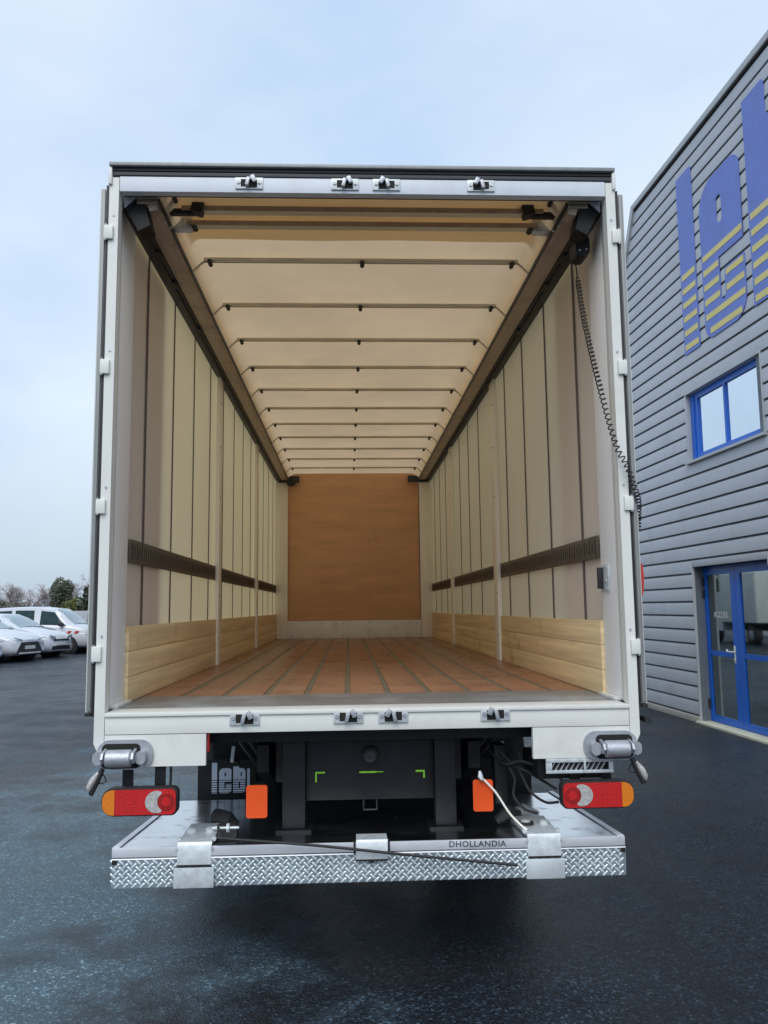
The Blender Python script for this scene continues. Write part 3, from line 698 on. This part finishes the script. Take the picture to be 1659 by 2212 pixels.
# ================================================================== BUILDING
B = thing('warehouse', 'grey clad warehouse with blue framed window and glass entrance doors', 'building', (4.775, 9.822, 0), R(2.0))
PZ, P0 = .2, .1
WIN = (-4.22, -2.17, 3.712, 4.705); DOR = (-4.07, -2.10, 0, 2.19)
S0 = -13.0
def send(z): return min(4.0, -.70+(8.4-z)*.60)
# wall behind the planks, with the openings left free
def wall_piece(a, b, z0, z1): MB().box(.0335, .25, a, b, z0, z1).build('wall', CLADB, B)
wall_piece(S0, DOR[0], .0, 8.3); wall_piece(WIN[1], -.70, DOR[3], 8.3); wall_piece(DOR[1], WIN[1]+.5, 0, DOR[3])
wall_piece(WIN[1]+.501, 4.0, 0, DOR[3]) ; wall_piece(DOR[0]+.001, WIN[1]-.001, DOR[3]+.001, WIN[2]); wall_piece(DOR[0]+.001, WIN[1]-.001, WIN[3], 8.3)
MB().prism([(-.699, 2.2), (3.0, 2.2), (-.699, 8.3)], 'x', .034, .25).build('wall', CLADB, B)
def plank(a, b, z):
    bm = MB().prism([(.033, .018), (.0, .016), (.0, .150), (.010, .187), (.033, .189)], 'y', a, b)
    return bm
cache = {}
def put_plank(a, b, z):
    key = (round(a, 3), round(b, 3))
    if key not in cache: cache[key] = plank(a, b, 0).mesh('cladding_plank', CLAD, smooth=20)
    link('cladding_plank', cache[key], B, (0, 0, z))
for kk in range(-1, 41):
    z = P0+PZ*kk
    if kk < 0: continue
    cuts = []
    if z+.19 > WIN[2]-.0 and z+.05 < WIN[3]: cuts.append((WIN[0], WIN[1]))
    if z+.02 < DOR[3]: cuts.append((DOR[0], DOR[1]))
    spans = [(S0, send(z+.1))]
    for c in cuts:
        new = []
        for a, b in spans:
            if c[0] > a and c[1] < b: new += [(a, c[0]-.014), (c[1]+.014, b)]
            else: new.append((a, b))
        spans = new
    for a, b in spans:
        jn = [q for q in (-8.9, -4.9, -.52) if a+.3 < q < b-.2]
        cur = a
        for q in jn+[b]:
            put_plank(cur+.001, q-.001, z); cur = q
# trims
MB().box(-.03, .26, S0, -.66, 8.335, 8.43, bev=.006).build('roof_trim', TRIM, B)
MB().box(-.004, .05, S0, -.68, 8.302, 8.333).build('roof_trim_gap', HOLE, B)
MB().prism([(-.66, 8.43), (-.60, 8.43), (3.1, 2.2), (3.02, 2.2), (-.68, 8.33)], 'x', -.03, .26).build('gable_trim', TRIM, B)
MB().box(.26, 12, S0, 4.0, 0, 8.2).build('building_body', CLADB, B)
for a, b in ((S0, DOR[0]-.02), (DOR[1]+.02, 4.0)):
    MB().box(-.02, .033, a, b, 0, .085, bev=.006).build('plinth', PLINTH, B)
# window
W = MB()
wf = MB().box(.085, .13, WIN[0], WIN[1]-.004, WIN[2]+.03, WIN[2]+.10).box(.085, .13, WIN[0], WIN[1]-.004, WIN[3]-.09, WIN[3]-.004).box(.085, .13, WIN[1]-.20, WIN[1]-.004, WIN[2]+.1005, WIN[3]-.0905).box(.085, .13, WIN[0], WIN[0]+.05, WIN[2]+.1005, WIN[3]-.0905).box(.083, .13, -3.165, -3.12, WIN[2]+.1005, WIN[3]-.0905).build('window', BLUE, B)
MB().box(.11, .118, WIN[0]+.051, -3.166, WIN[2]+.10, WIN[3]-.09).build('pane', SKYGL, wf)
MB().box(.111, .119, -3.119, WIN[1]-.201, WIN[2]+.10, WIN[3]-.09).build('pane', SKYGL, wf)
MB().box(.07, .084, WIN[1]-.11, WIN[1]-.005, WIN[2]+.03, WIN[3]-.03).build('window_jamb', BLUE, wf)
MB().box(-.006, .2, WIN[1]-.002, WIN[1]+.012, WIN[2]-.03, WIN[3]+.012, bev=.002).build('reveal_trim', TRIM, wf)
MB().box(-.012, .2, WIN[0]-.014, WIN[0]-.002, WIN[2]-.03, WIN[3]+.02, bev=.002).build('reveal_trim', TRIM, wf)
MB().box(-.004, .2, WIN[0]-.001, WIN[1]-.003, WIN[3]-.003, WIN[3]+.012, bev=.002).build('head_trim', TRIM, wf)
MB().prism([(-.05, WIN[2]-.04), (-.05, WIN[2]-.005), (.2, WIN[2]+.029), (.2, WIN[2]-.04)], 'y', WIN[0]-.05, WIN[1]+.02).build('sill', TRIM, wf, bev=.003)
MB().box(.13, .3, WIN[0], WIN[1], WIN[2]+.03, WIN[3]-.03).build('window_back', HOLE, wf)
# entrance
en = MB().box(.15, .20, DOR[0], -2.015, 2.165, 2.19).box(.15, .20, -2.045, -2.015, .04, 2.164).build('entrance', BLUE, B)
MB().box(-.004, .21, -2.10+.008, -2.076, .0, 2.2, bev=.002).build('reveal_trim', TRIM, en)
MB().box(.0, .033, DOR[0]-.012, -2.093, 2.196, 2.287, bev=.002).build('head_trim', CLAD, en)
MB().box(.034, .21, DOR[0], -2.065, 2.1905, 2.24).build('head_soffit', HOLE, en)
MB().box(-.06, .21, DOR[0]-.04, -2.065, .0, .032, bev=.004).build('threshold', CREAMT, en)
def leaf(a, b, side):
    fr = .125
    m = MB().box(.155, .20, a, a+fr, .04, 2.16).box(.155, .20, b-fr, b, .04, 2.16)
    for z0, z1 in ((.04, .13), (.95, 1.018), (2.072, 2.16)): m.box(.155, .20, a+fr+.0005, b-fr-.0005, z0, z1)
    d = m.build('glass_door', BLUE, en)
    for z0, z1 in ((.131, .949), (1.019, 2.071)):
        MB().box(.172, .18, a+fr, b-fr, z0, z1).build('pane', DOORGL, d)
    return d
d1 = leaf(-2.985, -2.05, 1); d2 = leaf(-4.02, -2.992, 1)
hn = MB().cyl((.152, -2.885, 1.03), (.10, -2.885, 1.03), .010, 10).tube([(.10, -2.89, 1.03), (.10, -2.80, 1.03), (.10, -2.77, 1.035), (.11, -2.765, 1.06)], .011, 8).build('door_handle', WPLAS, d1)
MB().box(.150, .1545, -2.905, -2.865, .88, 1.11, bev=.002).build('handle_plate', WPLAS, d1)
MB().cyl((.154, -2.885, .93), (.140, -2.885, .93), .014, 10).build('lock', GALV, d1)
for z in (1.99, 1.82, .28):
    MB().cyl((.140, -2.112, z-.06), (.140, -2.112, z+.06), .020, 10).build('hinge', RUBBER, d1)
me = text_mesh('welcome_lettering', 'ACCUEIL', .116, .001, WPLAS, sx=.80, space=1.12, bold=.0022)
o = link('welcome_lettering', me, d1, (.1695, -2.33, 1.478)); o.rotation_euler = (R(90), 0, R(-90))
# sign
SG = thing('wall_sign', 'tall blue letters with yellow stripes fixed high on the grey cladding', 'sign', (4.775, 9.822, 0), R(2.0))
ll = []
for lp in LET:
    me = shape_mesh('letter', [[(x, z) for x, z in q] for q in lp], .008, SBLUE)
    o = link('letter', me, SG, (-.0065, 0, 0)); o.rotation_euler = (R(90), 0, R(-90)); ll.append(o)
for (i, a, b, z) in STR:
    me = shape_mesh('stripe', [rrect(a, b, z-.042, z+.042, .006, 2)], .003, SYEL)
    link('stripe', me, ll[i], (0, 0, .0062))

# ================================================================== CARS
def car(name, label, prof, loc, rz, mats, nose, group='cars parked in the yard', van=False, size=1.0):
    """prof: list of (x, zbottom, zbelt, ztop, half width, roof half width) from rear to front"""
    t = thing(name, label, 'van' if van else 'car', loc, rz, group)
    t.scale = (size, size, size)
    m = MB(); rings = []
    def ring(p):
        x, zb, zl, zt, w, wr = p
        h = [(0, zb), (w*.82, zb), (w*.97, zb+.10), (w, (zb+zl)/2), (w*.985, zl-.06), (w*.95, zl), (wr, zt-.05), (wr*.86, zt-.008), (0, zt)]
        full = [(x, -y, z) for y, z in h] + [(x, y, z) for y, z in reversed(h[1:-1])]
        return [m.bm.verts.new(q) for q in full]
    for p in prof: rings.append(ring(p))
    for A, Bq in zip(rings, rings[1:]):
        n = len(A)
        for i in range(n): m.bm.faces.new((A[i], A[(i+1) % n], Bq[(i+1) % n], Bq[i]))
    m.bm.faces.new(rings[0][::-1]); m.bm.faces.new(rings[-1])
    m.build('body', CARW, t, smooth=50)
    def at(x):
        for a, b in zip(prof, prof[1:]):
            if a[0] <= x <= b[0]:
                f = (x-a[0])/(b[0]-a[0]); return [a[i]+(b[i]-a[i])*f for i in range(6)]
        return list(prof[-1])
    def side_pt(x, v, s, off=.012):
        _, zb, zl, zt, w, wr = at(x)
        y = w*.95+(wr-w*.95)*v; z = zl+(zt-.05-zl)*v
        return (x, s*(y+off), z+.004)
    for s in (-1, 1):
        for (x0, x1, x0t, x1t) in nose['glass']:
            def gf(u, v, s=s):
                x = (x0+(x1-x0)*u)*(1-v)+(x0t+(x1t-x0t)*u)*v
                return side_pt(x, .06+.80*v, s)
            MB().grid(gf, 8, 4).build('side_window', CARG, t, smooth=60)
        # mirror
        xm = nose['mirror']; a = at(xm)
        MB().box(xm-.06, xm+.10, s*(a[4]*.95+.03), s*(a[4]*.95+.20), a[2]+.0, a[2]+.15, bev=.03).build('mirror', CARB if van else CARW, t)
        # headlamp
        hx0, hx1, hz0, hz1 = nose['lamp']
        def hl(u, v, s=s):
            x = hx0+(hx1-hx0)*u; q = at(x)
            yy = q[4]*(.99-.05*v)+.012
            return (x, s*yy, hz0+(hz1-hz0)*v+.06*(1-u))
        MB().grid(hl, 6, 2).build('headlamp', HEADL, t, smooth=60)
        fx = prof[-1][0]; w = prof[-1][4]
        MB().prism([(s*w*.48, hz0+.0), (s*w*.98, hz0+.06), (s*w*1.0, hz1+.03), (s*w*.55, hz1-.03)], 'x', fx-.02, fx+.02).build('headlamp', HEADL, t, bev=.01)
        for xw in nose['wheels']:
            q = at(xw); rw = nose['rw']
            MB().cyl((xw, s*(q[4]*.6), rw+.01), (xw, s*(q[4]+.006), rw+.01), rw+.075, 24).build('wheel_arch', CARB, t)
            wh = MB().tube([(xw, s*(q[4]*.7), rw), (xw, s*(q[4]+.012), rw), (xw, s*(q[4]+.03), rw)], [rw, rw, rw*.9], 24).build('wheel', TYRE, t)
            MB().tube([(xw, s*(q[4]+.031), rw), (xw, s*(q[4]+.04), rw)], [rw*.66, rw*.5], 16).build('rim', RIM, wh)
    # windscreen
    xb, xt = nose['screen']
    def wsf(u, v):
        x = xb+(xt-xb)*v; q = at(x); y = (2*u-1)*q[5]*(.93 if v > .5 else .96)
        ztop = q[3]; edge = abs(2*u-1)
        return (x+.012, y, ztop-.012*edge**4*0-.04*edge**6+.012)
    MB().grid(wsf, 10, 8).build('windscreen', CARWS, t, smooth=80)
    fx = prof[-1][0]
    for poly, mt, nm in nose['front']:
        MB().prism(poly, 'x', fx-.03, fx+.024).build(nm, mt, t, bev=.006)
    for poly in nose.get('marks', []):
        pass
    return t, at
vp = [(0, .38, 1.02, 1.30, .78, .66), (.04, .30, 1.10, 1.72, .84, .70), (.35, .26, 1.12, 1.84, .90, .74), (1.2, .24, 1.12, 1.88, .91, .75), (2.1, .24, 1.12, 1.87, .91, .75), (2.75, .24, 1.10, 1.78, .91, .73), (3.02, .24, 1.09, 1.62, .91, .72), (3.45, .24, 1.08, 1.24, .91, .72), (3.62, .24, 1.06, 1.14, .91, .74), (4.0, .24, .96, 1.06, .88, .72), (4.17, .25, .82, .96, .80, .66), (4.22, .34, .66, .74, .74, .62)]
van_front = dict(glass=[(.35, 1.0, .38, .98), (1.12, 1.92, 1.14, 1.90), (2.16, 3.25, 2.18, 2.72)], mirror=3.05, lamp=(3.85, 4.12, .72, .86), wheels=(.85, 3.35), rw=.31, screen=(3.55, 2.72), front=[([(-.6, .36), (.6, .36), (.55, .56), (-.55, .56)], CARB, 'lower_grille'), ([(-.35, .66), (.35, .66), (.3, .72), (-.3, .72)], CARB, 'grille'), ([(-.26, .44), (.26, .44), (.26, .54), (-.26, .54)], WPLAS, 'number_plate')])
vrz = R(-4)
V, vat = car('white_van', 'white passenger van with two red chevrons on its front wing', vp, (-14.55, 30.75, 0), vrz, None, van_front, van=True)
for x in (3.36, 3.66):
    q = vat(x)
    MB().prism([(x-.09, .80), (x+.05, .80), (x+.13, .90), (x-.01, .90)], 'y', -.918, -.903).build('red_chevron', REDP, V)
hp = [(0, .42, .90, 1.02, .70, .62), (.06, .30, .96, 1.12, .82, .66), (.35, .24, .96, 1.30, .88, .64), (.9, .2, .96, 1.46, .90, .63), (1.6, .2, .95, 1.51, .90, .62), (2.2, .2, .94, 1.48, .90, .62), (2.6, .2, .93, 1.34, .90, .63), (3.1, .2, .92, 1.08, .90, .66), (3.3, .2, .90, 1.01, .90, .70), (3.8, .2, .82, .92, .87, .68), (4.15, .2, .70, .80, .76, .60), (4.28, .24, .58, .66, .62, .48)]
hf = dict(glass=[(.55, 1.45, .85, 1.42), (1.5, 2.95, 1.52, 2.35)], mirror=2.65, lamp=(3.75, 4.15, .62, .74), wheels=(.85, 3.4), rw=.31, screen=(3.2, 2.32), front=[([(-.52, .27), (.52, .27), (.46, .40), (-.46, .40)], CARB, 'lower_grille'), ([(-.24, .42), (.24, .42), (.24, .52), (-.24, .52)], WPLAS, 'number_plate'), ([(-.44, .57), (.44, .57), (.40, .62), (-.40, .62)], CARB, 'grille')])
def place(nosex, nosey, L_, rz): return (nosex-L_*math.cos(rz), nosey-L_*math.sin(rz), 0)
rzA = R(-15)
car('white_hatchback', 'white hatchback with slim lower grille parked just in front of van', hp, place(-10.72, 27.2, 4.28*1.08, rzA), rzA, None, hf, size=1.08)
cp_ = [(0, .5, .98, 1.05, .72, .6), (.08, .32, 1.0, 1.2, .84, .64), (.5, .22, 1.0, 1.42, .90, .62), (1.1, .2, .99, 1.53, .91, .62), (1.8, .2, .98, 1.55, .91, .61), (2.3, .2, .97, 1.48, .91, .62), (2.75, .2, .96, 1.28, .91, .64), (3.15, .2, .95, 1.08, .91, .70), (3.4, .2, .93, 1.02, .91, .74), (3.9, .2, .84, .93, .90, .74), (4.2, .2, .74, .82, .84, .66), (4.36, .24, .62, .70, .72, .55)]
cf = dict(glass=[(.7, 1.5, .95, 1.48), (1.55, 3.0, 1.57, 2.4)], mirror=2.7, lamp=(3.75, 4.22, .68, .74), wheels=(.88, 3.48), rw=.34, screen=(3.25, 2.38), front=[([(-.66, .24), (.66, .24), (.40, .62), (-.40, .62)], CARB, 'lower_grille'), ([(-.25, .40), (.25, .40), (.25, .51), (-.25, .51)], WPLAS, 'number_plate'), ([(-.55, .255), (.55, .255), (.5, .30), (-.5, .30)], WPLAS, 'bumper_lip')])
rzB = R(-17)
car('white_crossover', 'white angular car with wide dark trapezoid grille in front of hatchback', cp_, place(-10.98, 24.9, 4.36*1.06, rzB), rzB, None, cf, size=1.06)
cf2 = dict(cf)
car('white_saloon', 'white car nose cut off by the left edge of the photo', cp_, place(-11.35, 22.4, 4.36, rzB), rzB, None, cf2)

# ================================================================== TREES, HEDGE, WALL
bw_ = thing('boundary_wall', 'low pale grey wall with a dark post behind the white van', 'wall', (-18, 37, 0))
for k in range(7):
    MB().box(-8+k*2.0+.004, -6+k*2.0-.004, -.08, .08, 0, 1.70, bev=.01).build('wall_panel', FWALL, bw_)
for k in range(-3, 3):
    MB().box(k*2+1.21, k*2+1.29, -.14, -.082, 0, 1.6).build('wall_post', DARKM, bw_)
def leaves(mb, cx, cy, cz, rx, ry, rz_, n, size, clumps=14, seed=0):
    rnd = random.Random(seed)
    cl = []
    for _ in range(clumps):
        while True:
            p = Vector((rnd.uniform(-1, 1), rnd.uniform(-1, 1), rnd.uniform(-1, 1)))
            if p.length < 1: break
        cl.append((p*.78, rnd.uniform(.22, .48)))
    for _ in range(n):
        c, r = rnd.choice(cl)
        d = Vector((rnd.gauss(0, 1), rnd.gauss(0, 1), rnd.gauss(0, 1))).normalized()*r*rnd.uniform(.4, 1)**.5
        p = Vector(((c.x+d.x)*rx+cx, (c.y+d.y)*ry+cy, (c.z+d.z)*rz_+cz))
        if p.z < .05: continue
        a = Vector((rnd.gauss(0, 1), rnd.gauss(0, 1), rnd.gauss(0, 1))).normalized()*size*rnd.uniform(.6, 1.3); b = a.orthogonal().normalized()*size*rnd.uniform(.4, .8)
        mb.quad(p-a, p-b, p+a, p+b)
def leafy(name, label, loc, h, rx, matl, seed, n=5000, size=.11, trunk=True, group=None, cat='tree', zc=.62, rzf=.40):
    t = thing(name, label, cat, loc, random.uniform(0, 6), group)
    m = MB(); leaves(m, 0, 0, h*zc, rx, rx*.9, h*rzf, n, size, 18, seed); m.build('crown', matl, t, smooth=0)
    tr = MB().tube([(0, 0, 0), (.05, 0, h*.3), (0, .05, h*.7)], [h*.035, h*.025, h*.008], 7)
    rnd = random.Random(seed)
    for _ in range(6):
        a = rnd.uniform(0, 6.28); z = h*rnd.uniform(.25, .5)
        tr.tube([(0, 0, z), (math.cos(a)*rx*.4, math.sin(a)*rx*.4, z+h*.15), (math.cos(a)*rx*.7, math.sin(a)*rx*.7, z+h*.28)], [h*.014, h*.009, h*.003], 5)
    tr.build('trunk', BARK, t)
    return t
def bare(name, label, loc, h, spread, seed, group):
    rnd = random.Random(seed); t = thing(name, label, 'tree', loc, 0, group)
    tr = MB(); tw = MB()
    def grow(p, d, ln, r, lev):
        n = 3; pts = [p]; q = p.copy(); dd = d.copy()
        for i in range(n):
            dd = (dd+Vector((rnd.gauss(0, .14), rnd.gauss(0, .14), rnd.gauss(.03, .08)))).normalized(); q = q+dd*ln/n; pts.append(q.copy())
        (tr if lev < 2 else tw).tube(pts, [r*(1-.22*i) for i in range(n+1)], 5 if lev < 2 else 3, cap=False)
        if lev < 5:
            for _ in range(4 if lev < 2 else 5):
                k = rnd.choice((1, 2, 3)) if lev else rnd.choice((1, 2, 2, 3))
                a = rnd.uniform(.35, .85)*spread; ax = Vector((rnd.gauss(0, 1), rnd.gauss(0, 1), rnd.gauss(0, .5))).normalized()
                nd = (Matrix.Rotation(a, 3, ax) @ dd).normalized(); nd.z = max(nd.z, -.05)
                grow(pts[k], nd.normalized(), ln*rnd.uniform(.58, .74), max(r*.5, .017), lev+1)
    grow(Vector((0, 0, 0)), Vector((0, 0, 1)), h*.36, h*.028, 0)
    tr.build('trunk', BARK, t, smooth=60); tw.build('crown', TWIG, t, smooth=0)
    return t
GB = 'trees beyond the yard'
bare('bare_tree', 'tall leafless tree at the far left edge beyond the van', (-38.2, 86, 0), 7.0, 1.2, 1, GB)
bare('bare_tree', 'leafless tree left of the dark evergreen beyond the van', (-35.0, 87, 0), 7.2, 1.2, 2, GB)
bare('bare_tree', 'leafless tree standing between the two left scrub bushes', (-36.6, 90, 0), 6.9, 1.25, 5, GB)
bare('bare_tree', 'slender leafless tree behind the evergreen at its left shoulder', (-33.0, 93, 0), 6.6, 1.2, 6, GB)
bare('bare_tree', 'small leafless tree just right of the dark evergreen', (-28.3, 88, 0), 6.6, 1.2, 3, GB)
bare('bare_tree', 'leafless tree partly hidden by the open left truck door', (-26.6, 92, 0), 7.2, 1.2, 4, GB)
leafy('evergreen_tree', 'dark green evergreen tree rising above the roof of the van', (-30.7, 85, 0), 5.0, 1.6, LEAFD, 31, 6500, .12, group=GB)
leafy('scrub_bush', 'olive scrub bush under the leafless trees at left', (-35.4, 82, 0), 3.7, 2.2, LEAFO, 12, 5000, .11, cat='bush', zc=.45, rzf=.5)
leafy('scrub_bush', 'dark scrub bush at the left edge behind the van roof', (-39.0, 80, 0), 3.2, 1.6, LEAFD, 13, 3500, .11, cat='bush', zc=.45, rzf=.5)
leafy('scrub_bush', 'low olive scrub between leafless tree and evergreen', (-32.3, 80, 0), 3.2, 2.2, LEAFO, 14, 4500, .11, cat='bush', zc=.42, rzf=.5)
leafy('scrub_bush', 'grey green scrub right of the evergreen above the hedge', (-27.6, 80, 0), 3.0, 2.0, LEAFO, 15, 4500, .11, cat='bush', zc=.45, rzf=.5)
hg = thing('hedge', 'yellow green hedge behind the pale wall beside the truck door', 'hedge', (-20.9, 60, 0))
m = MB(); leaves(m, 0, 0, 1.2, 1.7, .8, 1.6, 6000, .10, 34, 21); m.build('crown', LEAFY, hg, smooth=0)
MB().tube([(0, 0, 0), (.1, 0, .6), (0, .05, 1.2)], [.06, .05, .02], 6).build('trunk', BARK, hg)
tl_ = MB()
for i in range(34): leaves(tl_, -22+i*3.4, 112+random.uniform(-4, 4), 1.6, 2.6, 1.2, random.uniform(1.9, 3.6), 260, .30, 8, 100+i)
tl_ = tl_.build('tree_line', LEAFO, smooth=0, kind='stuff'); tl_['label'] = 'distant line of scrub closing off the yard'; tl_['category'] = 'scrub'
# things hidden behind the truck that the glass entrance mirrors
leafy('evergreen_tree', 'broad dark tree seen mirrored in the left glass door', (-16.6, 60, 0), 6.5, 3.0, LEAFD, 41, 6000, .16, group=GB)
leafy('evergreen_tree', 'dark tree seen mirrored beside the box body in right glass door', (-14.0, 43, 0), 3.6, 1.3, LEAFD, 42, 4000, .12, group=GB)
bt = thing('parked_box_truck', 'pale box-bodied truck seen only mirrored in the glass entrance doors', 'truck', (-8.85, 29.3, 0), R(2))
MB().box(-1.05, 1.05, -1.5, 1.5, .88, 2.95, bev=.03).build('box_body', BOXW, bt)
MB().prism([(1.55, .5), (1.55, 2.2), (2.2, 2.2), (2.7, 1.4), (3.1, 1.2), (3.1, .5)], 'x', -.95, .95).build('cab', CARW, bt, bev=.04)
MB().box(-.5, .5, -1.45, 2.8, .55, .86).build('chassis', BLACK, bt)
for x in (-1, 1):
    for y in (-.9, 2.3):
        w = MB().tube([(x*.70, y, .38), (x*.98, y, .38), (x*1.0, y, .38)], [.38, .38, .33], 20).build('wheel', TYRE, bt)
        MB().tube([(x*1.001, y, .38), (x*1.01, y, .38)], [.2, .15], 14).build('rim', RIM, w)
for x in (-.36, .36): MB().box(x-.004, x+.004, -1.506, -1.5, .95, 2.9).build('door_gap', HOLE, bt)
